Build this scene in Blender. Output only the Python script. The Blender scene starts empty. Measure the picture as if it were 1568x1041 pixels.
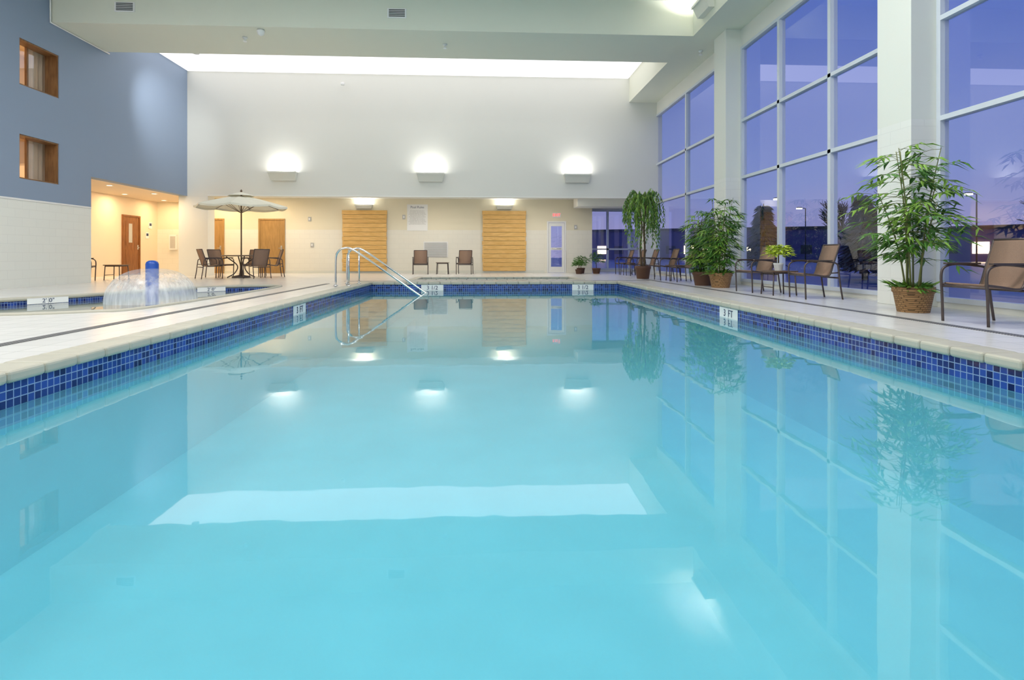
import bpy, bmesh, math, random
from mathutils import Vector, Matrix, Euler
from mathutils.geometry import tessellate_polygon
random.seed(7)
S = bpy.context.scene
COL = S.collection
S.view_settings.view_transform = 'Standard'
try: S.view_settings.look = 'None'
except Exception: pass

# ------------------------------------------------------------------ materials
def new_mat(name):
    m = bpy.data.materials.new(name); m.use_nodes = True
    nt = m.node_tree
    for n in list(nt.nodes): nt.nodes.remove(n)
    out = nt.nodes.new('ShaderNodeOutputMaterial')
    return m, nt, out
def N(nt, t, **kw):
    n = nt.nodes.new(t)
    for k, v in kw.items(): setattr(n, k, v)
    return n
def c4(c): return (c[0], c[1], c[2], 1)
def s2l(r, g, b):
    f = lambda v: ((v/255)/12.92 if v/255 <= .04045 else ((v/255+.055)/1.055)**2.4)
    return (f(r), f(g), f(b))
def basic(name, col, rough=.5, metal=0, noise=.06, nscale=6, spec=.5, bump=0, emis=None, es=0):
    m, nt, out = new_mat(name)
    b = N(nt, 'ShaderNodeBsdfPrincipled')
    b.inputs['Roughness'].default_value = rough
    b.inputs['Metallic'].default_value = metal
    b.inputs['Specular IOR Level'].default_value = spec
    geo = N(nt, 'ShaderNodeNewGeometry')
    nz = N(nt, 'ShaderNodeTexNoise'); nz.inputs['Scale'].default_value = nscale; nz.inputs['Detail'].default_value = 3
    nt.links.new(geo.outputs['Position'], nz.inputs['Vector'])
    mx = N(nt, 'ShaderNodeMix', data_type='RGBA')
    mx.inputs[6].default_value = c4([x*(1-noise) for x in col]); mx.inputs[7].default_value = c4([min(1, x*(1+noise)) for x in col])
    nt.links.new(nz.outputs['Fac'], mx.inputs[0]); nt.links.new(mx.outputs[2], b.inputs['Base Color'])
    if bump:
        bp = N(nt, 'ShaderNodeBump'); bp.inputs['Strength'].default_value = bump; bp.inputs['Distance'].default_value = .01
        nt.links.new(nz.outputs['Fac'], bp.inputs['Height']); nt.links.new(bp.outputs[0], b.inputs['Normal'])
    if emis:
        b.inputs['Emission Color'].default_value = c4(emis); b.inputs['Emission Strength'].default_value = es
    nt.links.new(b.outputs[0], out.inputs[0])
    return m
def uv_sum(nt, mode):
    geo = N(nt, 'ShaderNodeNewGeometry'); sp = N(nt, 'ShaderNodeSeparateXYZ'); cb = N(nt, 'ShaderNodeCombineXYZ')
    nt.links.new(geo.outputs['Position'], sp.inputs[0])
    if mode == 'wall':
        ad = N(nt, 'ShaderNodeMath', operation='ADD')
        nt.links.new(sp.outputs[0], ad.inputs[0]); nt.links.new(sp.outputs[1], ad.inputs[1])
        nt.links.new(ad.outputs[0], cb.inputs[0]); nt.links.new(sp.outputs[2], cb.inputs[1])
    else:
        nt.links.new(sp.outputs[0], cb.inputs[0]); nt.links.new(sp.outputs[1], cb.inputs[1])
    return cb, sp
def brick(nt, vec, c1, c2, cm, w, h, mort, offset=0.):
    br = N(nt, 'ShaderNodeTexBrick'); br.offset = offset; br.squash = 1
    br.inputs['Scale'].default_value = 1; br.inputs['Brick Width'].default_value = w; br.inputs['Row Height'].default_value = h
    br.inputs['Mortar Size'].default_value = mort; br.inputs['Mortar Smooth'].default_value = .1
    br.inputs['Color1'].default_value = c4(c1); br.inputs['Color2'].default_value = c4(c2); br.inputs['Mortar'].default_value = c4(cm)
    nt.links.new(vec.outputs[0], br.inputs['Vector'])
    return br
def tiled(name, c1, c2, cm, w, h, mort, mode='wall', rough=.3, offset=0., spec=.5):
    m, nt, out = new_mat(name)
    cb, sp = uv_sum(nt, mode)
    br = brick(nt, cb, c1, c2, cm, w, h, mort, offset)
    b = N(nt, 'ShaderNodeBsdfPrincipled'); b.inputs['Roughness'].default_value = rough
    b.inputs['Specular IOR Level'].default_value = spec
    nt.links.new(br.outputs['Color'], b.inputs['Base Color']); nt.links.new(b.outputs[0], out.inputs[0])
    return m
def split_wall(name, cu, cl, zs, tile=(.4, .2)):
    m, nt, out = new_mat(name)
    cb, sp = uv_sum(nt, 'wall')
    br = brick(nt, cb, cl, [x*.985 for x in cl], [x*.93 for x in cl], tile[0], tile[1], .006, .5)
    gt = N(nt, 'ShaderNodeMath', operation='GREATER_THAN'); gt.inputs[1].default_value = zs
    nt.links.new(sp.outputs[2], gt.inputs[0])
    mx = N(nt, 'ShaderNodeMix', data_type='RGBA'); mx.inputs[7].default_value = c4(cu)
    nt.links.new(gt.outputs[0], mx.inputs[0]); nt.links.new(br.outputs['Color'], mx.inputs[6])
    b = N(nt, 'ShaderNodeBsdfPrincipled'); b.inputs['Roughness'].default_value = .55; b.inputs['Specular IOR Level'].default_value = .3
    nt.links.new(mx.outputs[2], b.inputs['Base Color']); nt.links.new(b.outputs[0], out.inputs[0])
    return m
def wood(name, c1, c2, sc=(1.2, 1.2, 14), rough=.45):
    m, nt, out = new_mat(name)
    geo = N(nt, 'ShaderNodeNewGeometry'); mp = N(nt, 'ShaderNodeMapping'); mp.inputs['Scale'].default_value = sc
    nz = N(nt, 'ShaderNodeTexNoise'); nz.inputs['Scale'].default_value = 3; nz.inputs['Detail'].default_value = 6
    rp = N(nt, 'ShaderNodeValToRGB'); rp.color_ramp.elements[0].color = c4(c1); rp.color_ramp.elements[1].color = c4(c2)
    rp.color_ramp.elements[0].position = .35; rp.color_ramp.elements[1].position = .65
    b = N(nt, 'ShaderNodeBsdfPrincipled'); b.inputs['Roughness'].default_value = rough
    nt.links.new(geo.outputs['Position'], mp.inputs[0]); nt.links.new(mp.outputs[0], nz.inputs['Vector'])
    nt.links.new(nz.outputs['Fac'], rp.inputs[0]); nt.links.new(rp.outputs[0], b.inputs['Base Color']); nt.links.new(b.outputs[0], out.inputs[0])
    return m
def schlick(nt, f0, power=5, normal=None):
    lw = N(nt, 'ShaderNodeLayerWeight'); lw.inputs[0].default_value = .5
    if normal: nt.links.new(normal, lw.inputs['Normal'])
    pw = N(nt, 'ShaderNodeMath', operation='POWER'); pw.inputs[1].default_value = power
    nt.links.new(lw.outputs['Facing'], pw.inputs[0])
    ma = N(nt, 'ShaderNodeMath', operation='MULTIPLY_ADD'); ma.inputs[1].default_value = 1-f0; ma.inputs[2].default_value = f0
    nt.links.new(pw.outputs[0], ma.inputs[0])
    return ma
def glass(name, tint=(.92, .94, 1), f0=.13):
    m, nt, out = new_mat(name)
    fr = schlick(nt, f0)
    t = N(nt, 'ShaderNodeBsdfTransparent'); t.inputs[0].default_value = c4(tint)
    g = N(nt, 'ShaderNodeBsdfGlossy'); g.inputs['Roughness'].default_value = .0; g.inputs[0].default_value = (.85, .88, 1, 1)
    mx = N(nt, 'ShaderNodeMixShader')
    nt.links.new(fr.outputs[0], mx.inputs[0]); nt.links.new(t.outputs[0], mx.inputs[1]); nt.links.new(g.outputs[0], mx.inputs[2])
    nt.links.new(mx.outputs[0], out.inputs[0])
    return m
def water(name, col, diff=.5, tint=(.75, .95, .97), bump=.04, f0=.05, power=4):
    m, nt, out = new_mat(name)
    geo = N(nt, 'ShaderNodeNewGeometry')
    nz = N(nt, 'ShaderNodeTexNoise'); nz.inputs['Scale'].default_value = 1.6; nz.inputs['Detail'].default_value = 3
    nt.links.new(geo.outputs['Position'], nz.inputs['Vector'])
    bp = N(nt, 'ShaderNodeBump'); bp.inputs['Strength'].default_value = bump; bp.inputs['Distance'].default_value = .03
    nt.links.new(nz.outputs['Fac'], bp.inputs['Height'])
    fr = schlick(nt, f0, power, bp.outputs[0])
    t = N(nt, 'ShaderNodeBsdfTransparent'); t.inputs[0].default_value = c4(tint)
    d = N(nt, 'ShaderNodeBsdfDiffuse'); d.inputs[0].default_value = c4(col)
    m1 = N(nt, 'ShaderNodeMixShader'); m1.inputs[0].default_value = diff
    nt.links.new(t.outputs[0], m1.inputs[1]); nt.links.new(d.outputs[0], m1.inputs[2])
    g = N(nt, 'ShaderNodeBsdfGlossy'); g.inputs['Roughness'].default_value = .02
    nt.links.new(bp.outputs[0], g.inputs['Normal'])
    mx = N(nt, 'ShaderNodeMixShader')
    nt.links.new(fr.outputs[0], mx.inputs[0]); nt.links.new(m1.outputs[0], mx.inputs[1]); nt.links.new(g.outputs[0], mx.inputs[2])
    nt.links.new(mx.outputs[0], out.inputs[0])
    return m
def emit(name, col, s):
    m, nt, out = new_mat(name); e = N(nt, 'ShaderNodeEmission'); e.inputs[0].default_value = c4(col); e.inputs[1].default_value = s
    nt.links.new(e.outputs[0], out.inputs[0]); return m

mat_upper = basic('wall_paint_cream', (.80, .80, .735), .6, noise=.015, nscale=1, spec=.3)
mat_back = split_wall('wall_paint_back', (.80, .74, .57), (.84, .81, .71), 1.77)
mat_left = split_wall('wall_paint_blue_over_tile', s2l(140, 157, 180), (.84, .85, .79), 2.02)
mat_warm = basic('wall_paint_warm', (.85, .71, .53), .6, noise=.02, nscale=1)
mat_col = split_wall('column_paint', (.78, .80, .73), (.82, .83, .78), 2.7, (.4, .2))
mat_ceil = basic('ceiling_paint', (.86, .86, .80), .7, noise=.01, nscale=1, spec=.2)
mat_bulk = basic('bulkhead_paint', (.77, .785, .665), .7, noise=.01, nscale=1, spec=.2)
mat_floor = tiled('deck_tile', (.74, .73, .70), (.70, .69, .665), (.54, .53, .51), .3, .3, .005, 'floor', .25)
mat_cop = basic('coping_stone', (.47, .45, .37), .5, noise=.14, nscale=3)
mat_tile = tiled('pool_mosaic_tile', s2l(6, 18, 82), s2l(42, 76, 166), s2l(140, 165, 200), .056, .056, .0035, 'wall', .1)
mat_basin = basic('pool_plaster', (.22, .67, .79), .6, noise=.14, nscale=2.0)  # noise mottling in the colour imitates caustic light on the plaster
mat_water = water('pool_water', (.155, .56, .67), .38, (.80, .97, .99), f0=.055)
mat_wade = water('wading_water', (.52, .60, .58), .35, (.88, .95, .95))
mat_wadeb = basic('wading_plaster', (.64, .66, .62), .6)
mat_drain = tiled('drain_grate', (.22, .22, .22), (.26, .26, .26), (.05, .05, .05), .03, .03, .006, 'floor', .5)
mat_alu = basic('window_aluminium', (.64, .69, .75), .4, noise=.02)
mat_glass = glass('window_glass')
mat_chrome = basic('chrome', (.75, .75, .74), .12, 1, noise=.02)
mat_bronze = basic('bronze_frame', s2l(88, 78, 76), .4, .5)
mat_sling = basic('sling_fabric', s2l(142, 116, 98), .8, noise=.12, nscale=60)
mat_tabletop = basic('table_top', s2l(105, 85, 70), .35, noise=.1, nscale=20)
mat_umb = basic('umbrella_canvas', (.84, .82, .68), .8, noise=.03)
mat_umbpole = basic('umbrella_pole', s2l(100, 80, 60), .5)
mat_panel = wood('golden_cedar', s2l(214, 168, 92), s2l(232, 190, 118), (1.2, 1.2, 12))
mat_door = wood('door_wood', s2l(120, 72, 34), s2l(150, 96, 50), (8, 8, 1))
mat_doortan = wood('door_wood_tan', s2l(158, 122, 70), s2l(176, 138, 84), (8, 8, 1))
mat_winwood = wood('window_wood', s2l(120, 84, 50), s2l(146, 106, 66), (6, 6, 1))
mat_white = basic('white_enamel', (.85, .85, .83), .35, noise=.01)
mat_fix = basic('fixture_paint', (.74, .74, .66), .5, noise=.02)
mat_grey = basic('grey_louver', (.5, .5, .48), .5)
mat_dark = basic('dark_plastic', (.04, .04, .045), .4)
mat_blue = basic('fountain_blue', s2l(30, 78, 170), .3, noise=.03)
mat_leaf = basic('leaf_green', s2l(74, 122, 44), .45, noise=.5, nscale=9)
mat_leaf2 = basic('leaf_lime', s2l(126, 166, 62), .45, noise=.4, nscale=9)
mat_leafy = basic('leaf_yellow', s2l(185, 205, 60), .45, noise=.3, nscale=12)
mat_cane = basic('cane_bark', s2l(110, 115, 60), .6, noise=.3, nscale=10)
mat_trunk = basic('trunk_bark', s2l(90, 75, 55), .8, noise=.3, nscale=15)
mat_soil = basic('soil_moss', s2l(60, 70, 30), .9, noise=.4, nscale=30)
mat_pot = tiled('wicker_pot', s2l(176, 138, 92), s2l(150, 112, 70), s2l(100, 75, 45), .05, .025, .004, 'wall', .7, .5)
mat_pot2 = basic('clay_pot', s2l(92, 62, 45), .6)
mat_red = emit('exit_red', (1, .05, .05), 2.0)
mat_lamp = emit('lamp_diffuser', (1, .97, .9), 8)
mat_lampw = emit('lamp_warm', (1, .75, .42), 9)
mat_lumceil = emit('luminous_ceiling_diffuser', (1, .97, .98), 1.6)
mat_ink = basic('ink', (.03, .05, .12), .5)
mat_curt = basic('curtain', (.75, .60, .40), .8)
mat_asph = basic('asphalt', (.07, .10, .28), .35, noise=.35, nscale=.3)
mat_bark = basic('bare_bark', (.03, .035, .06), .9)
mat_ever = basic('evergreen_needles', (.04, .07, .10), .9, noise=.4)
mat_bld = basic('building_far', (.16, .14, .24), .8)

# ------------------------------------------------------------------ mesh builder
class MB:
    def __init__(s): s.bm = bmesh.new(); s.mats = []
    def mi(s, m):
        if m not in s.mats: s.mats.append(m)
        return s.mats.index(m)
    def poly(s, pts, m, smooth=False):
        vs = [s.bm.verts.new(p) for p in pts]
        f = s.bm.faces.new(vs); f.material_index = s.mi(m); f.smooth = smooth; return f
    def box(s, x0, x1, y0, y1, z0, z1, m, mtx=None):
        P = [Vector((x, y, z)) for x in (x0, x1) for y in (y0, y1) for z in (z0, z1)]
        if mtx: P = [mtx @ p for p in P]
        v = [s.bm.verts.new(p) for p in P]
        for idx in ((0, 1, 3, 2), (4, 6, 7, 5), (0, 4, 5, 1), (2, 3, 7, 6), (0, 2, 6, 4), (1, 5, 7, 3)):
            f = s.bm.faces.new([v[i] for i in idx]); f.material_index = s.mi(m)
    def tube(s, pts, r, m, n=8, r1=None):
        pts = [Vector(p) for p in pts]; k = len(pts); rings = []
        up = None
        for i, p in enumerate(pts):
            d = (pts[min(i+1, k-1)]-pts[max(i-1, 0)])
            if d.length < 1e-9: d = Vector((0, 0, 1))
            d.normalize()
            if up is None:
                up = Vector((0, 0, 1)) if abs(d.z) < .9 else Vector((1, 0, 0))
            a = up - d*up.dot(d)
            if a.length < 1e-4: a = d.orthogonal()
            a.normalize(); b = d.cross(a); up = a
            rr = r if r1 is None else r+(r1-r)*i/(k-1)
            rings.append([s.bm.verts.new(p+(a*math.cos(t)+b*math.sin(t))*rr) for t in [2*math.pi*j/n for j in range(n)]])
        mi = s.mi(m)
        for i in range(k-1):
            for j in range(n):
                f = s.bm.faces.new([rings[i][j], rings[i][(j+1) % n], rings[i+1][(j+1) % n], rings[i+1][j]]); f.smooth = True; f.material_index = mi
        for R in (rings[0][::-1], rings[-1]):
            f = s.bm.faces.new(R); f.material_index = mi
    def lathe(s, prof, c, m, n=24, smooth=True, cap=True, phase=0):
        c = Vector(c); rings = []; mi = s.mi(m)
        for r, z in prof:
            rings.append([s.bm.verts.new(c+Vector((r*math.cos(2*math.pi*j/n+phase), r*math.sin(2*math.pi*j/n+phase), z))) for j in range(n)])
        for i in range(len(prof)-1):
            for j in range(n):
                f = s.bm.faces.new([rings[i][j], rings[i][(j+1) % n], rings[i+1][(j+1) % n], rings[i+1][j]]); f.smooth = smooth; f.material_index = mi
        if cap:
            for R in (rings[0][::-1], rings[-1]):
                f = s.bm.faces.new(R); f.material_index = mi
    def sheet(s, path, x0, x1, t, m):
        k = len(path); A = []
        for i, (y, z) in enumerate(path):
            a = Vector(path[min(i+1, k-1)])-Vector(path[max(i-1, 0)]); nrm = Vector((-a.y, a.x)).normalized()*t/2
            A.append([s.bm.verts.new((x, y+sg*nrm.x, z+sg*nrm.y)) for x, sg in ((x0, 1), (x1, 1), (x1, -1), (x0, -1))])
        mi = s.mi(m)
        for i in range(k-1):
            for j in range(4):
                f = s.bm.faces.new([A[i][j], A[i][(j+1) % 4], A[i+1][(j+1) % 4], A[i+1][j]]); f.material_index = mi; f.smooth = j in (0, 2)
        for R in (A[0][::-1], A[-1]):
            f = s.bm.faces.new(R); f.material_index = mi
    def leaf(s, p, d, L, w, m, xmax=None):
        p = Vector(p); d = Vector(d).normalized()
        if xmax is not None and max(p.x, p.x+d.x*L)+w > xmax:
            d.x = -abs(d.x)
            if p.x+w > xmax: return
        sd = d.cross(Vector((0, 0, 1)))
        if sd.length < .05: sd = Vector((random.uniform(-1, 1), random.uniform(-1, 1), 0))
        sd.normalize(); sd = (sd+Vector((0, 0, random.uniform(-.5, .5)))).normalized()
        dn = Vector((0, 0, -1))
        m1 = p+d*L*.4; tip = p+d*L+dn*L*.22
        mi = s.mi(m)
        v = [s.bm.verts.new(q) for q in (p, m1+sd*w/2+dn*.0, tip, m1-sd*w/2, m1+Vector((0, 0, w*.25)))]
        for idx in ((0, 1, 4), (1, 2, 4), (2, 3, 4), (3, 0, 4)):
            f = s.bm.faces.new([v[i] for i in idx]); f.material_index = mi
    def done(s, name, loc=(0, 0, 0), rz=0, bevel=0, parent=None, recalc=True):
        if recalc: bmesh.ops.recalc_face_normals(s.bm, faces=s.bm.faces)
        me = bpy.data.meshes.new(name); s.bm.to_mesh(me); s.bm.free()
        for m in s.mats: me.materials.append(m)
        o = bpy.data.objects.new(name, me); COL.objects.link(o)
        o.location = loc; o.rotation_euler = (0, 0, rz)
        if bevel:
            b = o.modifiers.new('bevel', 'BEVEL'); b.width = bevel; b.segments = 3; b.limit_method = 'ANGLE'
        if parent: o.parent = parent
        return o
def dup(o, loc, rz=0, sc=1):
    c = o.copy(); COL.objects.link(c); c.location = loc; c.rotation_euler = (0, 0, rz); c.scale = (sc, sc, sc); return c
def cr(pts, k=6):
    P = [Vector(p) for p in pts]; P = [P[0]*2-P[1]]+P+[P[-1]*2-P[-2]]; out = []
    for i in range(1, len(P)-2):
        for j in range(k):
            t = j/k; a, b, c, d = P[i-1], P[i], P[i+1], P[i+2]
            out.append(.5*((2*b)+(c-a)*t+(2*a-5*b+4*c-d)*t*t+(3*b-a-3*c+d)*t**3))
    out.append(P[-2]); return out
def boxobj(name, x0, x1, y0, y1, z0, z1, m, bevel=0):
    b = MB(); b.box(x0, x1, y0, y1, z0, z1, m); return b.done(name, bevel=bevel)
def wallobj(name, axis, a0, a1, u0, u1, z0, z1, holes, m):
    us = sorted(set([u0, u1]+[h[0] for h in holes]+[h[1] for h in holes])); zs = sorted(set([z0, z1]+[h[2] for h in holes]+[h[3] for h in holes]))
    b = MB()
    for i in range(len(us)-1):
        for j in range(len(zs)-1):
            cu, cz = (us[i]+us[i+1])/2, (zs[j]+zs[j+1])/2
            if any(h[0] < cu < h[1] and h[2] < cz < h[3] for h in holes): continue
            if axis == 'x': b.box(a0, a1, us[i], us[i+1], zs[j], zs[j+1], m)
            else: b.box(us[i], us[i+1], a0, a1, zs[j], zs[j+1], m)
    return b.done(name)
def area(name, loc, rot, sx, sy, power, col=(1, 1, 1), parent=None):
    L = bpy.data.lights.new(name, 'AREA'); L.shape = 'RECTANGLE'; L.size = sx; L.size_y = sy; L.energy = power; L.color = col
    o = bpy.data.objects.new(name, L); COL.objects.link(o); o.location = loc; o.rotation_euler = rot
    if parent: o.parent = parent
    return o
def text(body, size, loc, rot, m, parent=None, name='lettering'):
    c = bpy.data.curves.new(name, 'FONT'); c.body = body; c.size = size; c.extrude = .001; c.align_x = 'CENTER'; c.align_y = 'CENTER'
    c.materials.append(m)
    o = bpy.data.objects.new(name, c); COL.objects.link(o); o.location = loc; o.rotation_euler = rot
    if parent: o.parent = parent
    return o
R90 = math.pi/2

# ------------------------------------------------------------------ constants
XL, XW = -10.55, 6.55
PX0, PX1, PY0, PY1 = -3.0, 3.77, .3, 15.2
WZ = -.22
CEIL = 7.35; BULK = 6.45; HEAD = 2.86

# ------------------------------------------------------------------ floor with pool openings
wade = [(-9.3, 7.4), (-8.9, 8.4), (-8.0, 9.5), (-7.35, 10.6), (-7.0, 11.8), (-6.5, 12.9), (-5.6, 13.7), (-4.9, 13.6), (-4.65, 12.6), (-4.65, 8.2), (-5.1, 7.5), (-6.2, 7.1), (-8.6, 6.8)]
wade = [(p.x, p.y) for p in cr([(x, y, 0) for x, y in wade+[wade[0]]], 5)][:-1]
spa = [(-2.0, 16.7), (2.9, 16.7), (2.9, 18.4), (-2.0, 18.4)]
outer = [(-13.2, -2.7), (6.75, -2.7), (6.75, 24.8), (-13.2, 24.8)]
pool = [(PX0, PY0), (PX1, PY0), (PX1, PY1), (PX0, PY1)]
loops = [[Vector((x, y, 0)) for x, y in l] for l in (outer, pool, wade, spa)]
flat = [v for l in loops for v in l]
tris = tessellate_polygon(loops)
b = MB(); vs = [b.bm.verts.new(v) for v in flat]
for t in tris:
    try:
        f = b.bm.faces.new([vs[i] for i in t]); f.material_index = b.mi(mat_floor)
    except ValueError: pass
bmesh.ops.recalc_face_normals(b.bm, faces=b.bm.faces)
b.bm.normal_update()
if sum(f.normal.z for f in b.bm.faces) < 0:
    bmesh.ops.reverse_faces(b.bm, faces=b.bm.faces)
b.done('floor', recalc=False)

def rect_basin(name, x0, x1, y0, y1, depth, mb, band=(-.34, -.05)):
    b = MB()
    b.poly([(x0, y0, -depth), (x1, y0, -depth), (x1, y1, -depth), (x0, y1, -depth)], mb)
    P = [(x0, y0), (x1, y0), (x1, y1), (x0, y1)]
    for i in range(4):
        a, c = P[i], P[(i+1) % 4]
        for z0, z1, m in ((-depth, band[0], mb), (band[0], band[1], mat_tile), (band[1], 0, mat_cop)):
            b.poly([(a[0], a[1], z0), (c[0], c[1], z0), (c[0], c[1], z1), (a[0], a[1], z1)], m)
    return b
b = rect_basin('swimming_pool', PX0, PX1, PY0, PY1, 1.25, mat_basin)
for i, (xx, zz) in enumerate(((-2.6, -.45), (-2.2, -.7), (-1.8, -.95))):
    b.box(PX0, xx, 12.9, PY1, -1.24, zz, mat_basin)
b.done('swimming_pool', recalc=False)
def coping(name, x0, x1, y0, y1, w=.28, L=.305):
    b = MB(); oh = .03
    def seg(ax, u0, u1, a, c):
        n = max(1, round((u1-u0)/L)); st = (u1-u0)/n
        for i in range(n):
            p, q = u0+i*st+.004, u0+(i+1)*st-.004
            if ax == 'y': b.box(a, c, p, q, -.065, .018, mat_cop)
            else: b.box(p, q, a, c, -.065, .018, mat_cop)
    seg('y', y0-w, y1+w, x0-w, x0+oh); seg('y', y0-w, y1+w, x1-oh, x1+w)
    seg('x', x0+oh, x1-oh, y1-oh, y1+w); seg('x', x0+oh, x1-oh, y0-w, y0+oh)
    return b.done(name, bevel=.025)
coping('pool_coping', PX0, PX1, PY0, PY1)
b = MB(); b.poly([(PX0+.001, PY0+.001, WZ), (PX1-.001, PY0+.001, WZ), (PX1-.001, PY1-.001, WZ), (PX0+.001, PY1-.001, WZ)], mat_water); b.done('pool_water', recalc=False)
rect_basin('spa_pool', -2.0, 2.9, 16.7, 18.4, .9, mat_basin).done('hot_tub', recalc=False)
coping('hot_tub_coping', -2.0, 2.9, 16.7, 18.4, .2)
b = MB(); b.poly([(-1.99, 16.71, -.16), (2.89, 16.71, -.16), (2.89, 18.39, -.16), (-1.99, 18.39, -.16)], mat_water); b.done('hot_tub_water', recalc=False)
b = MB(); n = len(wade)
for i in range(n):
    a, c = wade[i], wade[(i+1) % n]
    b.poly([(a[0], a[1], -.15), (c[0], c[1], -.15), (c[0], c[1], -.015), (a[0], a[1], -.015)], mat_tile)
    b.poly([(a[0], a[1], -.4), (c[0], c[1], -.4), (c[0], c[1], -.15), (a[0], a[1], -.15)], mat_wadeb)
b.poly([(x, y, -.4) for x, y in wade], mat_wadeb)
b.done('wading_pool', recalc=False)
b = MB(); b.tube([(x, y, -.0) for x, y in wade+[wade[0], ]], .035, mat_cop, 8); b.done('wading_pool_coping')
b = MB(); b.poly([(x, y, -.1) for x, y in wade], mat_wade); b.done('wading_pool_water')
boxobj('deck_drain', -4.05, -3.93, .3, 14.6, -.01, .004, mat_drain)
boxobj('deck_drain', 4.9, 5.02, .3, 17, -.01, .004, mat_drain)
boxobj('deck_drain', -3.9, 4.9, 15.95, 16.05, -.01, .004, mat_drain)

def marker(body, loc, rz, w=.62, h=.17, ts=.15):
    b = MB(); b.box(-w/2, w/2, -.004, .0, -h/2, h/2, mat_white)
    b.box(-.004, .004, -.006, -.003, -h/2, h/2, mat_grey)
    o = b.done('depth_marker', loc, rz)
    text(body, ts, (0, -.008, 0), (R90, 0, 0), mat_ink, o)
marker('3  FT', (PX0+.005, 9.3, -.152), R90)
marker('3  FT', (PX1-.005, 8.3, -.152), -R90)
marker('3 1/2', (-1.35, PY1-.005, -.152), 0, .6)
marker('3 1/2', (2.78, PY1-.005, -.152), 0, .6)
marker("2' 0\"", (-7.55, 10.1, -.045), math.atan2(1.1, .65), .6, .1, .1)
marker("2' 0\"", (-6.2, 13.1, -.045), .75, .6, .1, .1)

# ------------------------------------------------------------------ shell
wl_holes = [(13.27, 14.46, 4.65, 5.72), (13.27, 14.46, 2.5, 3.52), (15.6, 20.5, 0, HEAD)]
wallobj('wall_left', 'x', XL-.3, XL, -2.7, 20.5, 0, CEIL, wl_holes, mat_left)
wallobj('wall_back_upper', 'y', 20.5, 20.8, XL-.3, XW+.2, HEAD, CEIL, [], mat_upper)
wallobj('wall_back', 'y', 23, 23.3, -13.2, 4.6, 0, 3.1, [(2.7, 3.5, .0, 2.15)], mat_back)
boxobj('wall_back_return', 4.5, 4.6, 23.3, 24.6, 0, 3.1, mat_back)
boxobj('wall_alcove_side', -13.2, -13, 15.3, 23, 0, 3.1, mat_warm)
boxobj('wall_alcove_front', -13, XL-.3, 15.3, 15.6, 0, 3.1, mat_warm)
boxobj('wall_front', -13.2, 6.75, -2.9, -2.7, 0, CEIL, mat_upper)
boxobj('ceiling', XL-.3, 6.75, -2.9, 20.8, CEIL, CEIL+.15, mat_ceil)
boxobj('ceiling_bulkhead', XL, 5.5, 14.2, 16.2, BULK, CEIL, mat_bulk)
boxobj('ceiling_soffit_right', 5.5, XW, -2.7, 20.5, BULK, CEIL, mat_bulk)
boxobj('ceiling_alcove', -13, XL-.3, 15.6, 23, HEAD, 3.2, mat_warm)
boxobj('ceiling_back_zone', XL-.3, 6.75, 20.8, 24.8, 3.05, 3.2, mat_ceil)
boxobj('ceiling_soffit_low', 3.75, XW, 21.6, 22.6, 2.66, 3.05, mat_ceil)
boxobj('luminous_ceiling_panel', XL+.05, 5.45, 17.2, 20.45, CEIL-.03, CEIL-.005, mat_lumceil)
boxobj('column', XL-.3, -9.83, 20.5, 21.0, 0, HEAD, mat_upper, .005)
for y0, y1 in ((.95, 1.63), (7.65, 8.33), (13.72, 14.42), (20.6, 21.3)):
    boxobj('column', 6.15, XW+.15, y0, y1, 0, BULK, mat_col, .008)

bays = [(-2.7, .95, 2), (1.63, 7.65, 3), (8.33, 13.72, 3), (14.42, 20.6, 2)]
WT = 6.0
b = MB()
b.box(XW, XW+.2, -2.7, 20.8, WT, CEIL, mat_upper); b.box(XW, XW+.2, -2.7, 24.8, 0, .08, mat_upper)
b.box(XW, XW+.2, 21.3, 24.8, 2.75, 3.1, mat_upper)
b.done('wall_right')
def window(name, y0, y1, n, z0, z1, trans, x=XW, axis='y', fw=.07):
    b = MB(); d = .13
    def bar(u0, u1, za, zb, dd=d):
        if axis == 'y': b.box(x-.02, x+dd-.02, u0, u1, za, zb, mat_alu)
        else: b.box(u0, u1, x-.02, x+dd-.02, za, zb, mat_alu)
    bar(y0, y0+fw, z0, z1); bar(y1-fw, y1, z0, z1)
    bar(y0+fw, y1-fw, z0, z0+fw); bar(y0+fw, y1-fw, z1-fw, z1)
    for i in range(1, n):
        u = y0+(y1-y0)*i/n; bar(u-.045, u+.045, z0+fw, z1-fw, d+.01)
    for t in trans: bar(y0+fw, y1-fw, t-.035, t+.035, d-.01)
    gx = x+.05
    if axis == 'y': b.poly([(gx, y0+.02, z0+.02), (gx, y1-.02, z0+.02), (gx, y1-.02, z1-.02), (gx, y0+.02, z1-.02)], mat_glass)
    else: b.poly([(y0+.02, gx, z0+.02), (y1-.02, gx, z0+.02), (y1-.02, gx, z1-.02), (y0+.02, gx, z1-.02)], mat_glass)
    return b.done(name)
for i, (a, c, n) in enumerate(bays): window('window_%d' % (i+1), a, c, n, .08, WT, [2.7, 4.13])
window('window_5', 21.3, 24.5, 2, .08, 2.75, [1.0])
window('window_6', 4.6, 6.6, 2, .08, 2.75, [1.0], x=24.5, axis='x')
b = MB(); b.box(4.5, 6.75, 24.5, 24.7, 2.75, 3.1, mat_upper); b.box(4.5, 6.75, 24.5, 24.7, 0, .08, mat_upper); b.done('wall_back_right')

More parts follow.
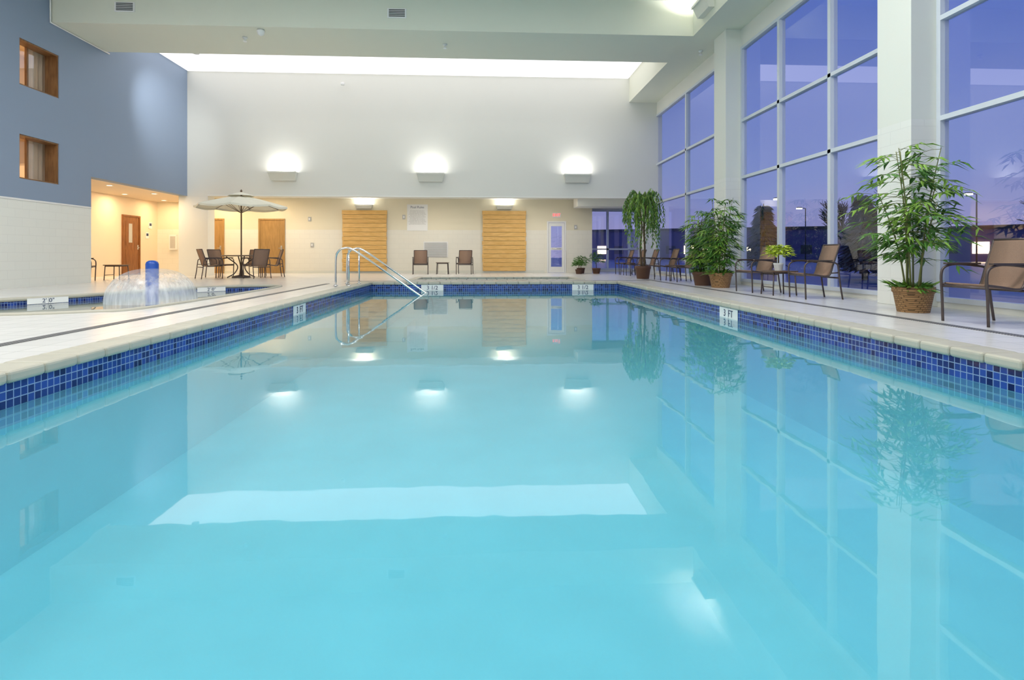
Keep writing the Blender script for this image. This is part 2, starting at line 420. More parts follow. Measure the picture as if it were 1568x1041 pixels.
for k, (z0, z1) in enumerate(((4.65, 5.72), (2.5, 3.52))):
    b = MB(); y0, y1 = 13.27, 14.46; t = .03
    xo = XL-.3
    b.box(xo-.02, XL-.02, y0, y0+t, z0, z1, mat_winwood); b.box(xo-.02, XL-.02, y1-t, y1, z0, z1, mat_winwood)
    b.box(xo-.02, XL-.02, y0+t, y1-t, z0, z0+t, mat_winwood); b.box(xo-.02, XL-.02, y0+t, y1-t, z1-t, z1, mat_winwood)
    b.box(xo-.02, xo+.03, y0+.55, y0+.6, z0+t, z1-t, mat_winwood)
    b.poly([(xo, y0, z0), (xo, y1, z0), (xo, y1, z1), (xo, y0, z1)], mat_glass)
    xr = xo-1.6
    b.box(xr-.05, xr, y0-1, y1+1.4, z0-.5, z1+.4, mat_warm); b.box(xr, xo-.03, y0-1.05, y0-1, z0-.5, z1+.4, mat_warm)
    b.box(xr, xo-.03, y1+1.4, y1+1.45, z0-.5, z1+.4, mat_warm); b.box(xr, xo-.03, y0-1, y1+1.4, z0-.55, z0-.5, mat_warm)
    b.box(xr, xo-.03, y0-1, y1+1.4, z1+.4, z1+.45, mat_warm)
    pts = [(xo-.12+.03*math.sin(j*1.3), y0+.7+j*.03) for j in range(22)]
    for j in range(21):
        p, q = pts[j], pts[j+1]
        b.poly([(p[0], p[1], z0-.3), (q[0], q[1], z0-.3), (q[0], q[1], z1+.2), (p[0], p[1], z1+.2)], mat_curt, True)
    o = b.done('window_%d' % (7+k))
    area('room_lamp', (xo-.8, (y0+y1)/2, z1+.35), (0, 0, 0), .4, .4, 40, (1, .72, .42), o)

boxobj('trim_1', XL, XL+.012, -2.7, 15.6, 2.0, 2.04, mat_white)
boxobj('trim_2', -9.83, 5.5, 20.48, 20.5, HEAD, HEAD+.05, mat_ceil)
boxobj('baseboard_back', -13, 2.6, 22.985, 23, 0, .1, mat_fix)
def door(name, loc, rz, w=.92, h=2.15, m=mat_doortan, glazed=False):
    b = MB(); f = .06
    b.box(-w/2-f, -w/2, -.05, .0, 0, h+f, m); b.box(w/2, w/2+f, -.05, .0, 0, h+f, m); b.box(-w/2, w/2, -.05, 0, h, h+f, m)
    b.box(-w/2, w/2, -.025, -.002, .01, h, m)
    for z0, z1 in ((.2, .95), (1.1, h-.15)): b.box(-w/2+.14, w/2-.14, -.032, -.024, z0, z1, m)
    if glazed: b.box(-w/2+.3, -w/2+.5, -.036, -.03, 1.2, 1.9, mat_grey)
    b.tube([(w/2-.08, -.03, 1.02), (w/2-.08, -.09, 1.02), (w/2-.2, -.09, 1.02)], .012, mat_chrome)
    b.box(w/2-.11, w/2-.05, -.034, -.024, .95, 1.12, mat_chrome)
    return b.done(name, loc, rz)
door('door_1', (-8.5, 22.998, 0), 0)
door('door_2', (-10.9, 22.998, 0), 0)
door('door_3', (-12.998, 21.3, 0), R90, m=mat_door, glazed=True)
b = MB(); x0, x1 = 2.7, 3.5
for a, c, z0, z1 in ((x0, x0+.06, 0, 2.15), (x1-.06, x1, 0, 2.15), (x0+.06, x1-.06, 2.09, 2.15)): b.box(a, c, 22.97, 23.1, z0, z1, mat_white)
for a, c, z0, z1 in ((x0+.07, x0+.17, .01, 2.08), (x1-.17, x1-.07, .01, 2.08), (x0+.17, x1-.17, 1.94, 2.08), (x0+.17, x1-.17, .01, .25), (x0+.17, x1-.17, .95, 1.05)): b.box(a, c, 23.0, 23.05, z0, z1, mat_white)
b.poly([(x0+.15, 23.03, .2), (x1-.15, 23.03, .2), (x1-.15, 23.03, 2.0), (x0+.15, 23.03, 2.0)], mat_glass)
b.tube([(x0+.2, 23, 1.0), (x0+.2, 22.93, 1.0), (x1-.2, 22.93, 1.0), (x1-.2, 23, 1.0)], .015, mat_chrome)
b.done('door_4')
b = MB(); b.box(-.17, .17, -.04, 0, -.1, .1, mat_white)
o = b.done('exit_sign', (3.1, 22.998, 2.4)); text('EXIT', .16, (0, -.045, 0), (R90, 0, 0), mat_red, o)

for cx in (-4.78, .92):
    b = MB(); z = .08; i = 0
    b.box(-.85, .85, -.05, 0, .1, 2.5, mat_dark)
    while z < 2.5:
        w = .9+random.uniform(-.015, .015); b.box(-w, w, -.09, -.05, z, z+.170, mat_panel); z += .178
    b.done('wood_slat_panel', (cx, 22.998, 0), 0, .008)
b = MB(); b.box(-.42, .42, -.015, 0, -.54, .54, mat_white)
o = b.done('pool_rules_sign', (-2.65, 22.998, 2.28)); text('Pool Rules', .13, (0, -.017, .42), (R90, 0, 0), mat_ink, o)
text('\n'.join(['NO LIFEGUARD ON DUTY', 'NO DIVING  NO RUNNING', 'SHOWER BEFORE ENTERING', 'CHILDREN MUST BE SUPERVISED', 'NO GLASS IN POOL AREA', 'NO FOOD OR DRINK IN POOL']*2), .05, (0, -.017, .3), (R90, 0, 0), mat_grey, o).data.align_y = 'TOP'
b = MB(); b.box(-.5, .5, -.02, 0, -.32, .32, mat_white)
for i in range(14): b.box(-.46, .46, -.035, -.02, -.3+i*.043, -.28+i*.043, mat_grey)
b.done('wall_louver', (-1.9, 22.998, .97))
b = MB(); b.box(-.14, .14, -.1, 0, -.3, .3, mat_white); b.box(-.1, .1, -.104, -.1, -.24, .24, mat_grey); b.done('fire_extinguisher_cabinet', (-12.35, 22.998, 1.25))
for x, z in ((-6.9, 1.15), (-7.0, 2.2), (-3.2, 2.3), (3.9, 1.9)):
    b = MB(); b.box(-.06, .06, -.03, 0, -.09, .09, mat_grey); b.box(-.03, .03, -.04, -.03, -.04, .04, mat_white); b.done('wall_phone_box', (x, 22.998, z), 0, .004)
for y, z in ((22.3, 1.5), (22.5, 1.9)):
    b = MB(); b.box(0, .02, -.1, .1, -.12, .12, mat_white); b.box(.02, .022, -.07, .07, -.02, .08, mat_ink); b.done('wall_notice', (-12.998, y, z))

# ------------------------------------------------------------------ lamps
def uplight(loc, rz=0, w=1.0, power=40, h=.3, d=.26, tilt=.0):
    b = MB(); wt, wb = w/2, w/2*.86
    F = [(-wt, -d, h), (wt, -d, h), (wb, -d*.55, 0), (-wb, -d*.55, 0)]
    B = [(-wt, 0, h), (wt, 0, h), (wb, 0, 0), (-wb, 0, 0)]
    b.poly(F, mat_fix); b.poly(B, mat_fix); b.poly([F[2], F[3], B[3], B[2]], mat_fix)
    b.poly([F[1], F[2], B[2], B[1]], mat_fix); b.poly([F[0], F[3], B[3], B[0]], mat_fix)
    b.box(-wt-.01, wt+.01, -d-.015, -d+.01, h-.05, h+.01, mat_fix)
    o = b.done('wall_uplight', loc, rz, recalc=True)
    area('uplight_lamp', (0, -d*.6, h-.03), (math.pi+tilt, 0, 0), w*.6, d*.4, power, (1, .98, .95), o)
    return o
for x in (-7.15, -1.87, 3.52): uplight((x, 20.495, 3.42), 0, 1.0, 22)
for x in (-4.8, .93): uplight((x, 22.995, 2.64), 0, .7, 9, .14, .2)
uplight((5.495, 13.2, 6.62), -R90, .8, 45)
uplight((5.495, 7.2, 6.62), -R90, .8, 35)
uplight((XL+.005, 6.0, 6.0), R90, .8, 35)
# added spotlight hidden behind the bulkhead, put in to brighten the blue wall
b = MB(); b.lathe([(.09, -.14), (.1, -.12), (.1, .1), (.05, .14)], (0, 0, 0), mat_white, 20); b.tube([(0, 0, .12), (0, 0, .5)], .015, mat_white)
o = b.done('added_wall_spot', (-8.4, 16.8, 6.8))
L = bpy.data.lights.new('added_spot_lamp', 'SPOT'); L.energy = 420; L.spot_size = 1.15; L.spot_blend = 1; L.shadow_soft_size = .08; L.color = (1, .99, .98)
q = bpy.data.objects.new('added_spot_lamp', L); COL.objects.link(q); q.parent = o; q.location = (0, 0, -.16)
q.rotation_euler = Vector((-2.15, 2.1, -1.4)).to_track_quat('-Z', 'Y').to_euler()
def fill_lumin(loc, sx, sy, power, col=(1, .98, .965)):  # added fill light in a framed housing
    b = MB(); f = .05
    b.box(-sx/2-f, sx/2+f, -sy/2-f, -sy/2, -.06, 0, mat_white); b.box(-sx/2-f, sx/2+f, sy/2, sy/2+f, -.06, 0, mat_white)
    b.box(-sx/2-f, -sx/2, -sy/2, sy/2, -.06, 0, mat_white); b.box(sx/2, sx/2+f, -sy/2, sy/2, -.06, 0, mat_white)
    o = b.done('added_fill_light', loc)
    area('fill_panel', (0, 0, -.04), (0, 0, 0), sx, sy, power, col, o)
for x in (-7.5, -2.5, 2.5):
    for y in (1.5, 7.5): fill_lumin((x, y, CEIL-.001), 1.6, 1.6, 202)  # added above the pool, out of view, for general brightness
for x in (-7, -1.9, 2.2): fill_lumin((x, 21.05, 3.049), 1.6, .2, 38, (1, .92, .80))  # added strips tucked behind the upper wall to light the back zone
def downlight(loc, p=26):
    b = MB(); b.lathe([(.11, 0), (.11, -.012), (.08, -.012), (.08, -.004)], (0, 0, 0), mat_white, 20, cap=False); b.lathe([(.08, -.004), (.001, -.004)], (0, 0, 0), mat_lampw, 20, cap=False)
    o = b.done('ceiling_downlight', loc)
    L = bpy.data.lights.new('downlight_lamp', 'AREA'); L.shape = 'DISK'; L.size = .14; L.energy = p; L.color = (1, .74, .44)
    q = bpy.data.objects.new('downlight_lamp', L); COL.objects.link(q); q.location = (0, 0, -.02); q.parent = o
for x, y in ((-11.3, 17.5), (-11.3, 19.8), (-12.4, 20.0), (-12.3, 22.2), (-12.3, 17.3)): downlight((x, y, HEAD-.001), 23)
for x, y in ((-8.5, 21.9), (-10.3, 22.2)): downlight((x, y, 3.049), 28)
for x in (-8.8, -2.15):
    b = MB(); b.box(-.24, .24, -.02, 0, -.12, .12, mat_white)
    for i in range(5): b.box(-.2, .2, -.026, -.02, -.085+i*.04, -.065+i*.04, mat_dark)
    b.done('air_vent', (x, 14.199, 6.86))
def sprinkler(loc):
    b = MB(); b.lathe([(.06, 0), (.06, -.03), (.02, -.04), (.02, -.09), (.05, -.1), (.045, -.12)], (0, 0, 0), mat_white, 16); b.done('sprinkler_head', loc)
for l in ((-6.2, 14.9, BULK-.001), (-1.0, 15.1, BULK-.001), (6.1, 15.2, BULK-.001), (6.0, 11.5, BULK-.001)): sprinkler(l)
b = MB(); b.lathe([(.09, 0), (.1, -.05), (.07, -.12), (.02, -.15)], (0, 0, 0), mat_white, 16); b.done('dome_camera', (-5.6, 14.4, BULK-.001))
b = MB(); b.tube([(XL+.02, 14.15, 7.3), (XL+.02, 14.15, 6.43), (XL+.02, 16.3, 6.43)], .02, mat_white); b.done('wall_conduit')
b = MB(); b.lathe([(.03, .0), (.07, -.02), (.07, -.1), (.03, -.12)], (0, 0, 0), mat_white, 12); b.tube([(0, 0, 0), (0, .25, .04)], .015, mat_white); b.done('security_camera', (-5.0, 20.25, 6.95))

# ------------------------------------------------------------------ handrails
def rail(y, xo=0):
    b = MB()
    b.tube(cr([(-3.42+xo, y, .0), (-3.42+xo, y, .6), (-3.38+xo, y, .8), (-3.24+xo, y, .9), (-3.0+xo, y, .86), (-2.3+xo, y, .38), (-1.55+xo, y, -.15), (-1.35+xo, y, -.3), (-1.27+xo, y, -.5), (-1.25+xo, y, -.9)], 5), .024, mat_chrome, 10)
    b.tube([(-3.12+xo, y, .0), (-3.12+xo, y, .5), (-3.12+xo, y, .87)], .022, mat_chrome, 10)
    for x in (-3.42, -3.12): b.lathe([(.055, .015), (.055, .035), (.026, .05)], (x+xo, y, .0), mat_chrome, 16)
    return b.done('pool_handrail')
rail(13.2); rail(14.3)
m, nt, out = new_mat('water_sheet')
t = N(nt, 'ShaderNodeBsdfTransparent'); d = N(nt, 'ShaderNodeBsdfDiffuse'); d.inputs[0].default_value = (.9, .93, .95, 1)
g = N(nt, 'ShaderNodeBsdfGlossy'); g.inputs['Roughness'].default_value = .3
a1 = N(nt, 'ShaderNodeMixShader'); a1.inputs[0].default_value = .15; a2 = N(nt, 'ShaderNodeMixShader')
tcn = N(nt, 'ShaderNodeTexCoord'); sx = N(nt, 'ShaderNodeSeparateXYZ'); nt.links.new(tcn.outputs['Object'], sx.inputs[0])
mz = N(nt, 'ShaderNodeMapRange'); mz.inputs[1].default_value = .5; mz.inputs[2].default_value = -.1; mz.inputs[3].default_value = .18; mz.inputs[4].default_value = .62
nt.links.new(sx.outputs[2], mz.inputs[0])
nzs = N(nt, 'ShaderNodeTexNoise'); nzs.inputs['Scale'].default_value = 14
mpn = N(nt, 'ShaderNodeMapping'); mpn.inputs['Scale'].default_value = (1, 1, .15)
nt.links.new(tcn.outputs['Object'], mpn.inputs[0]); nt.links.new(mpn.outputs[0], nzs.inputs['Vector'])
mu = N(nt, 'ShaderNodeMath', operation='MULTIPLY'); mu2 = N(nt, 'ShaderNodeMath', operation='MULTIPLY'); mu2.inputs[1].default_value = 1.7
nt.links.new(nzs.outputs['Fac'], mu2.inputs[0]); nt.links.new(mz.outputs[0], mu.inputs[0]); nt.links.new(mu2.outputs[0], mu.inputs[1])
nt.links.new(mu.outputs[0], a2.inputs[0])
nt.links.new(d.outputs[0], a1.inputs[1]); nt.links.new(g.outputs[0], a1.inputs[2]); nt.links.new(t.outputs[0], a2.inputs[1]); nt.links.new(a1.outputs[0], a2.inputs[2])
nt.links.new(a2.outputs[0], out.inputs[0]); mat_sheet = m
b = MB()
b.lathe([(.13, -.4), (.105, -.38), (.105, .58), (.09, .62), (.05, .645), (.001, .65)], (0, 0, 0), mat_blue, 28)
prof = []
for i in range(15):
    a = i/14*R90; prof.append((.1+.62*math.sin(a), -.1+.60*math.cos(a)**.85 if i < 14 else -.1))
b.lathe(prof, (0, 0, 0), mat_sheet, 40, cap=False)
b.done('mushroom_fountain', (-5.97, 10.4, 0))

# ------------------------------------------------------------------ furniture
def make_chair():
    b = MB(); r = .014
    for s in (-1, 1):
        x = s*.285
        b.tube(cr([(x, -.27, 0), (x, -.28, .3), (x, -.29, .52), (x, -.25, .61), (x, -.12, .645), (x, .1, .63), (x, .24, .60), (x, .27, .5), (x, .3, .25), (x, .34, 0)], 4), r, mat_bronze)
        b.box(x-.028, x+.028, -.24, .16, .642, .662, mat_bronze)
        xi = s*.25
        b.tube(cr([(xi, -.27, .43), (xi, -.1, .41), (xi, .08, .385), (xi, .15, .42), (xi, .2, .58), (xi, .26, .76), (xi, .31, .92)], 4), r, mat_bronze)
        b.tube([(x, -.285, .42), (xi, -.26, .43)], r*.8, mat_bronze); b.tube([(x, .28, .45), (xi, .16, .44)], r*.8, mat_bronze)
    b.tube([(-.285, -.28, .40), (.285, -.28, .40)], r, mat_bronze); b.tube([(-.285, .29, .36), (.285, .29, .36)], r, mat_bronze)
    b.tube([(-.25, .31, .92), (.25, .31, .92)], r, mat_bronze)
    p = [(v.x, v.y) for v in cr([(-.27, .435, 0), (-.1, .405, 0), (.08, .385, 0), (.15, .425, 0), (.2, .58, 0), (.26, .76, 0), (.31, .92, 0)], 4)]
    b.sheet(p, -.24, .24, .012, mat_sling)
    return b.done('sling_armchair')
chair = make_chair()
FL = -R90
chair.location = (5.5, 5.75, 0); chair.rotation_euler = (0, 0, FL)
for l, r in (((5.72, 9.3, 0), FL-.08), ((5.55, 10.95, 0), FL+.1), ((5.6, 15.2, 0), FL), ((5.5, 16.3, 0), FL), ((5.6, 18.5, 0), FL), ((5.5, 19.6, 0), FL), ((5.45, 21.0, 0), FL),
             ((-2.37, 21.6, 0), .1), ((-.67, 21.6, 0), -.1), ((-11.3, 16.3, 0), R90+.4)):
    dup(chair, l, r)
def side_table(loc, rz=0):
    b = MB(); b.box(-.24, .24, -.24, .24, .43, .455, mat_tabletop)
    b.box(-.21, .21, -.21, .21, .40, .43, mat_bronze)
    for sx in (-1, 1):
        for sy in (-1, 1): b.tube([(sx*.2, sy*.2, .42), (sx*.22, sy*.22, 0)], .013, mat_bronze)
    for s in (-1, 1): b.tube([(s*.21, -.21, .15), (s*.21, .21, .15)], .009, mat_bronze)
    return b.done('side_table', loc, rz)
for l in ((5.55, 10.12, 0), (-1.52, 21.6, 0), (5.4, 20.3, 0), (-10.9, 17.2, 0), (5.6, 15.76, 0)): side_table(l)
UX, UY = -7.9, 18.7
b = MB()
b.lathe([(.6, .70), (.61, .715), (.61, .73), (.59, .74)], (0, 0, 0), mat_tabletop, 40)
for k in range(4):
    a = k*R90+.6; c, s = math.cos(a), math.sin(a)
    b.tube(cr([(c*.45, s*.45, .69), (c*.12, s*.12, .4), (c*.2, s*.2, .15), (c*.42, s*.42, 0.012)], 5), .018, mat_bronze)
tab = b.done('patio_table', (UX, UY, 0))
b = MB()
b.lathe([(.28, 0), (.28, .05), (.06, .09), (.05, .25)], (0, 0, 0), mat_bronze, 24)
UH = -.12
b.tube([(0, 0, .1), (0, 0, 2.95+UH)], .022, mat_umbpole); b.lathe([(.03, 2.93+UH), (.035, 2.97+UH), (.005, 3.02+UH)], (0, 0, 0), mat_umbpole, 12)
n = 8; Rr = 1.42
def rimz(r): return 2.83+UH-.36*(r/Rr)**1.15
prev = None
for i in range(7):
    r = .25+(Rr-.25)*i/6; ring = []
    for j in range(n*4):
        a = 2*math.pi*j/(n*4); ph = (j % 4)/4
        sag = math.sin(ph*math.pi)
        rr = r*(1-.075*sag); ring.append(b.bm.verts.new((rr*math.cos(a), rr*math.sin(a), rimz(r)-.05*sag*r/Rr)))
    if prev:
        for j in range(n*4):
            f = b.bm.faces.new([prev[j], prev[(j+1) % (n*4)], ring[(j+1) % (n*4)], ring[j]]); f.material_index = b.mi(mat_umb)
    prev = ring
low = [b.bm.verts.new(v.co+Vector((0, 0, -.06))) for v in prev]
for j in range(n*4):
    f = b.bm.faces.new([prev[j], prev[(j+1) % (n*4)], low[(j+1) % (n*4)], low[j]]); f.material_index = b.mi(mat_umb)
b.lathe([(.42, 2.80+UH), (.2, 2.88+UH), (.02, 2.93+UH)], (0, 0, 0), mat_umb, 8, smooth=False, cap=False)
for j in range(n):
    a = 2*math.pi*j/n; c, s = math.cos(a), math.sin(a)
    b.tube([(c*.03, s*.03, 2.80+UH), (c*Rr*.98, s*Rr*.98, rimz(Rr)-.02)], .009, mat_umbpole, 6)
    b.tube([(c*.03, s*.03, 2.25+UH), (c*.7, s*.7, rimz(.7)-.03)], .007, mat_umbpole, 6)
b.done('patio_umbrella', (UX, UY, 0), .2, recalc=False)
for k, a in enumerate((.5, 1.55, 2.7, 3.9, 5.6)):
    dup(chair, (UX+math.cos(a)*.95, UY+math.sin(a)*.95, 0), a-R90)

# ------------------------------------------------------------------ plants
def pot(b, r, h, m, base=.75):
    b.lathe([(r*base, 0), (r*.93, h*.75), (r, h*.8), (r, h), (r*.9, h), (r*.88, h*.85)], (0, 0, 0), m, 28, cap=False)
    b.lathe([(r*base, 0), (.001, 0)], (0, 0, 0), m, 28, cap=False)
    b.lathe([(r*.89, h*.88), (.001, h*.93)], (0, 0, 0), mat_soil, 28, cap=False)
def frond(b, p, az, L, n, ll, lw, m, xmax):
    p = Vector(p); el = random.uniform(.25, .8)
    if p.x+math.cos(az)*L > xmax: az = math.pi-az
    pts = []
    for i in range(5):
        t = i/4; pts.append(p+Vector((math.cos(az)*L*t, math.sin(az)*L*t, L*(math.sin(el)*t-.55*t*t))))
    b.tube(pts, .003, mat_cane, 4)
    for i in range(n):
        t = .3+.7*(i//2+1)/((n+1)//2+.5); t = min(t, 1); k = min(int(t*4), 3); q = pts[k].lerp(pts[k+1], t*4-k)
        sd = (1 if i % 2 else -1)*random.uniform(.5, 1.1)
        if i == n-1: sd = 0
        dr = Vector((math.cos(az+sd), math.sin(az+sd), random.uniform(-.5, .15)))
        b.leaf(q, dr, ll*random.uniform(.75, 1.15), lw, m, xmax)
def bamboo(name, loc, H, spread, ncane, potr, poth, potm, seed, ll=.2, dens=13, lo=.3):
    xmax = 6.12-loc[0]
    random.seed(seed); b = MB(); pot(b, potr, poth, potm)
    for c in range(ncane):
        a = 2*math.pi*c/ncane+random.uniform(-.3, .3); h = H*random.uniform(.6, 1.0) if c else H*.98
        lean = spread*.28*random.uniform(.3, 1)
        base = Vector((math.cos(a)*potr*.35, math.sin(a)*potr*.35, poth*.88))
        top = Vector((math.cos(a)*(potr*.35+lean), math.sin(a)*(potr*.35+lean), h-.1))
        pts = [base.lerp(top, t/8)+Vector((math.cos(a), math.sin(a), 0))*(.05*math.sin(t/8*math.pi)*-1) for t in range(9)]
        for p in pts: p.x = min(p.x, xmax-.1)
        b.tube(pts, .013, mat_cane, 6, .005)
        for i in range(dens):
            t = lo+(1-lo)*(i+random.random())/dens; k = min(int(t*8), 7); q = pts[k].lerp(pts[k+1], t*8-k)
            frond(b, q, random.uniform(0, 2*math.pi), spread*.34*random.uniform(.5, 1.1)*(1.15-.4*abs(t-.6)), 7, ll, ll*.19, random.choice((mat_leaf, mat_leaf, mat_leaf2)), xmax)
    for i in range(110):
        a = random.uniform(0, 6.28); r = potr*random.uniform(.2, .9)
        b.leaf((math.cos(a)*r, math.sin(a)*r, poth*.9), (math.cos(a), math.sin(a), random.uniform(.0, 1.3)), random.uniform(.12, .28), .05, random.choice((mat_leaf, mat_leaf2)), xmax)
    return b.done(name, loc, recalc=False)
bamboo('potted_bamboo_palm', (5.66, 7.0, 0), 2.3, 1.35, 8, .24, .33, mat_pot, 3, .21, 17)
bamboo('potted_bamboo_palm', (5.42, 13.35, 0), 1.95, .95, 9, .26, .34, mat_pot2, 11, .2, 20, .15)
bamboo('potted_bamboo_palm', (5.46, 12.45, 0), 2.2, .95, 9, .26, .34, mat_pot, 12, .2, 20, .15)
random.seed(21); b = MB(); pot(b, .25, .4, mat_pot2)
for s in (-1, 1):
    b.tube(cr([(s*.04, 0, .35), (s*.07, .03, 1.0), (s*.03, 0, 1.6), (s*.1, 0, 2.3)], 4), .035, mat_trunk, 8, .02)
for i in range(60):
    a = random.uniform(0, 6.28); R = random.uniform(.2, .66); z0 = random.uniform(2.15, 2.45); drop = random.uniform(.4, 1.35)*(1 if R > .3 else .5)
    zt = random.uniform(2.5, 2.8)
    P = cr([(math.cos(a)*.05, math.sin(a)*.05, z0), (math.cos(a)*R*.6, math.sin(a)*R*.6, zt), (math.cos(a)*R, math.sin(a)*R, zt-.3), (math.cos(a)*(R+.04), math.sin(a)*(R+.04), zt-.3-drop*.5), (math.cos(a)*(R+.03), math.sin(a)*(R+.03), zt-.3-drop)], 5)
    b.tube(P, .005, mat_cane, 4, .002)
    for q in P[3:]:
        for k in range(3):
            a2 = random.uniform(0, 6.28); b.leaf(q, (math.cos(a2)*.6, math.sin(a2)*.6, -.8), .13, .035, random.choice((mat_leaf, mat_leaf2)))
b.done('potted_weeping_fig', (5.05, 17.2, 0), recalc=False)
def bush(name, loc, r, h, potr, poth, m, seed, lm, ll=.12, n=220):
    random.seed(seed); b = MB(); pot(b, potr, poth, m)
    b.tube([(0, 0, poth*.8), (0, 0, h*.7)], .012, mat_trunk, 6)
    for i in range(n):
        a = random.uniform(0, 6.28); e = random.uniform(-.2, 1.5); rr = r*random.random()**.5
        p = Vector((math.cos(a)*math.cos(e)*rr, math.sin(a)*math.cos(e)*rr, poth+.05+(h-poth)*(.35+.6*math.sin(e)*rr/r)))
        b.leaf(p, (math.cos(a), math.sin(a), random.uniform(-.2, .9)), ll, ll*.4, lm)
    return b.done(name, loc, recalc=False)
bush('potted_bush', (4.0, 22.3, 0), .3, .66, .17, .22, mat_pot2, 5, mat_leaf)
bush('potted_bush', (4.55, 21.9, 0), .3, .85, .17, .22, mat_pot2, 6, mat_leaf)
bush('potted_bush', (3.8, 21.6, 0), .24, .5, .15, .18, mat_pot2, 9, mat_leaf)
bush('potted_flower', (5.55, 10.12, .456), .22, .42, .09, .14, mat_white, 8, mat_leafy, .13, 180)

# ------------------------------------------------------------------ exterior
b = MB(); b.poly([(6.8, -40, -.1), (140, -40, -.1), (140, 160, -.1), (6.8, 160, -.1)], mat_asph); b.poly([(-60, 24.9, -.11), (6.8, 24.9, -.11), (6.8, 160, -.11), (-60, 160, -.11)], mat_asph); b.done('parking_lot')
def tree(loc, H, seed):
    random.seed(seed); b = MB()
    def br(p, d, L, r, lv):
        q = p+d*L; m = p.lerp(q, .5)+Vector((random.uniform(-.1, .1), random.uniform(-.1, .1), 0))*L*.4
        b.tube([p, m, q], r, mat_bark, 5, r*.6)
        if lv == 0: return
        for i in range(4 if lv > 1 else 5):
            nd = (d+Vector((random.uniform(-1, 1), random.uniform(-1, 1), random.uniform(-.1, .6)))*.75).normalized()
            br(p.lerp(q, random.uniform(.5, 1)), nd, L*.68, r*.58, lv-1)
    br(Vector((0, 0, 0)), Vector((0, 0, 1)), H*.34, H*.022, 4)
    return b.done('bare_tree', loc, recalc=False)
tree((15, 19, -.09), 4.4, 1); tree((19, 28, -.09), 5, 2); tree((24, 22, -.09), 5, 3); tree((14, 33, -.09), 4.5, 4); tree((20, 15, -.09), 4.5, 5); tree((16, 13, -.09), 3.8, 6)
def evergreen(loc, H, seed):
    random.seed(seed); b = MB(); b.tube([(0, 0, 0), (0, 0, H)], .1, mat_bark, 8, .02)
    for i in range(900):
        t = random.random()**.8; z = .3+t*(H-.4); R = (1-t)*H*.24+.1; a = random.uniform(0, 6.28); r = R*random.uniform(.2, 1)
        b.leaf((math.cos(a)*r, math.sin(a)*r, z), (math.cos(a), math.sin(a), -.2), .35, .16, mat_ever)
    b.done('evergreen_tree', loc, recalc=False)
for i, (x, y, h) in enumerate(((13, 25, 3.2), (17, 24, 3.6), (12, 15.5, 2.4), (24, 30, 4.5), (14.5, 28, 3.0), (13, 18.2, 2.6))): evergreen((x, y, -.09), h, 40+i)
def slamp(loc, H=6):
    b = MB(); b.tube([(0, 0, 0), (0, 0, H)], .07, mat_dark, 8, .05); b.tube([(0, 0, H), (-.6, 0, H+.1)], .04, mat_dark)
    b.box(-.95, -.5, -.15, .15, H+.05, H+.15, mat_dark); b.box(-.97, -.48, -.17, .17, H-.07, H+.05, mat_lamp); b.done('street_lamp', loc)
for l in ((30, 26, -.1), (42, 45, -.1), (36, 60, -.1), (55, 40, -.1), (28, 50, -.1), (34, 20, -.1)): slamp(l)
def bld(loc, w, d, h, rz, seed):
    random.seed(seed); b = MB(); b.box(-w/2, w/2, -d/2, d/2, 0, h, mat_bld); b.box(-w/2-.3, w/2+.3, -d/2-.3, d/2+.3, h, h+.4, mat_dark)
    for i in range(int(w/3)):
        b.box(-w/2+1+i*3, -w/2+2.6+i*3, -d/2-.05, -d/2, 1, 2.4, mat_lampw if random.random() < .35 else mat_dark)
    b.done('distant_building', loc, rz)
bld((70, 60, -.1), 40, 10, 4, -.9, 1); bld((75, 25, -.1), 30, 10, 4.5, -1.3, 2); bld((45, 95, -.1), 50, 10, 5, -.4, 3)
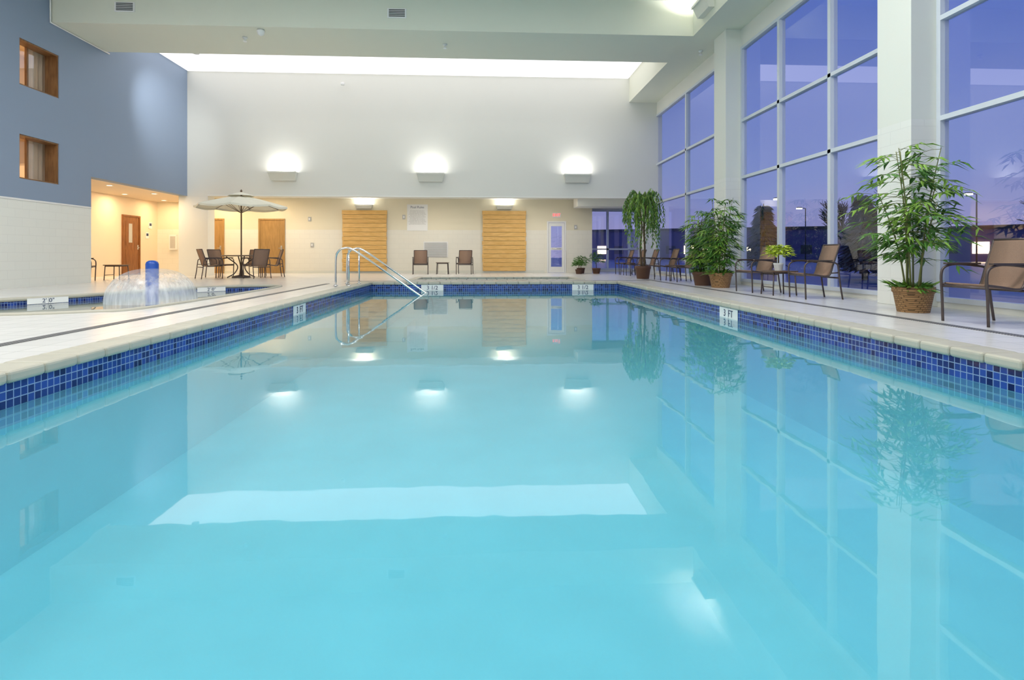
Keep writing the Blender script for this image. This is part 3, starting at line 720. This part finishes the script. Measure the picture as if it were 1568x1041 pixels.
def car(loc, rz, col):
    m = basic('car_paint', col, .25, .3)
    b = MB()
    prof = [(-2.1, .35), (-2.15, .75), (-1.9, .9), (-1.3, .95), (-.7, 1.4), (.7, 1.42), (1.3, 1.0), (2.0, .88), (2.15, .6), (2.1, .35)]
    for s in (-1,1):
        b.poly([(x, s*.85, z) for x, z in (prof if s > 0 else prof[::-1])], m)
    for i in range(len(prof)):
        a, c = prof[i], prof[(i+1) % len(prof)]
        b.poly([(a[0], -.85, a[1]), (c[0], -.85, c[1]), (c[0], .85, c[1]), (a[0], .85, a[1])], mat_dark if i in (3, 5) else m)
    for s in (-1, 1):
        b.poly([(-1.1, s*.86, .98), (-.62, s*.86, 1.33), (.62, s*.86, 1.35), (1.1, s*.86, 1.0)], mat_dark)
        for x in (-1.35, 1.35):
            b.tube([(x, s*.65, .33), (x, s*.88, .33)], .33, mat_dark, 20)
    b.done('parked_car', loc, rz)
car((26, 36, -.1), .3, (.3, .3, .33)); car((29, 16, -.1), .2, (.1, .12, .2))

# ------------------------------------------------------------------ world dusk sky
w = bpy.data.worlds.new('dusk'); S.world = w; w.use_nodes = True; nt = w.node_tree
for n_ in list(nt.nodes): nt.nodes.remove(n_)
out = N(nt, 'ShaderNodeOutputWorld'); bg = N(nt, 'ShaderNodeBackground'); tc = N(nt, 'ShaderNodeTexCoord'); sp = N(nt, 'ShaderNodeSeparateXYZ')
rp = N(nt, 'ShaderNodeValToRGB'); e = rp.color_ramp.elements
e[0].position = 0; e[0].color = c4(s2l(158, 152, 196)); e[1].position = .8; e[1].color = c4(s2l(62, 86, 172))
x = rp.color_ramp.elements.new(.12); x.color = c4(s2l(124, 140, 202)); x = rp.color_ramp.elements.new(.35); x.color = c4(s2l(86, 110, 194))
nz = N(nt, 'ShaderNodeTexNoise'); nz.inputs['Scale'].default_value = 3; nz.inputs['Detail'].default_value = 4
ad = N(nt, 'ShaderNodeMath', operation='MULTIPLY_ADD'); ad.inputs[1].default_value = .26
nt.links.new(tc.outputs['Generated'], sp.inputs[0]); nt.links.new(tc.outputs['Generated'], nz.inputs['Vector'])
nt.links.new(nz.outputs['Fac'], ad.inputs[0]); nt.links.new(sp.outputs[2], ad.inputs[2])
sb = N(nt, 'ShaderNodeMath', operation='SUBTRACT'); sb.inputs[1].default_value = .13
nt.links.new(ad.outputs[0], sb.inputs[0])
nt.links.new(sb.outputs[0], rp.inputs[0]); nt.links.new(rp.outputs[0], bg.inputs[0]); bg.inputs[1].default_value = 1.0
nt.links.new(bg.outputs[0], out.inputs[0])

# ------------------------------------------------------------------ camera
cd = bpy.data.cameras.new('camera'); cam = bpy.data.objects.new('camera', cd); COL.objects.link(cam)
cd.sensor_width = 36; cd.lens = 36*850/1568; cd.shift_y = -.0832; cd.clip_end = 500
cam.location = (0, 0, .75); cam.rotation_euler = (R90, 0, -math.radians(3.097))
S.camera = cam
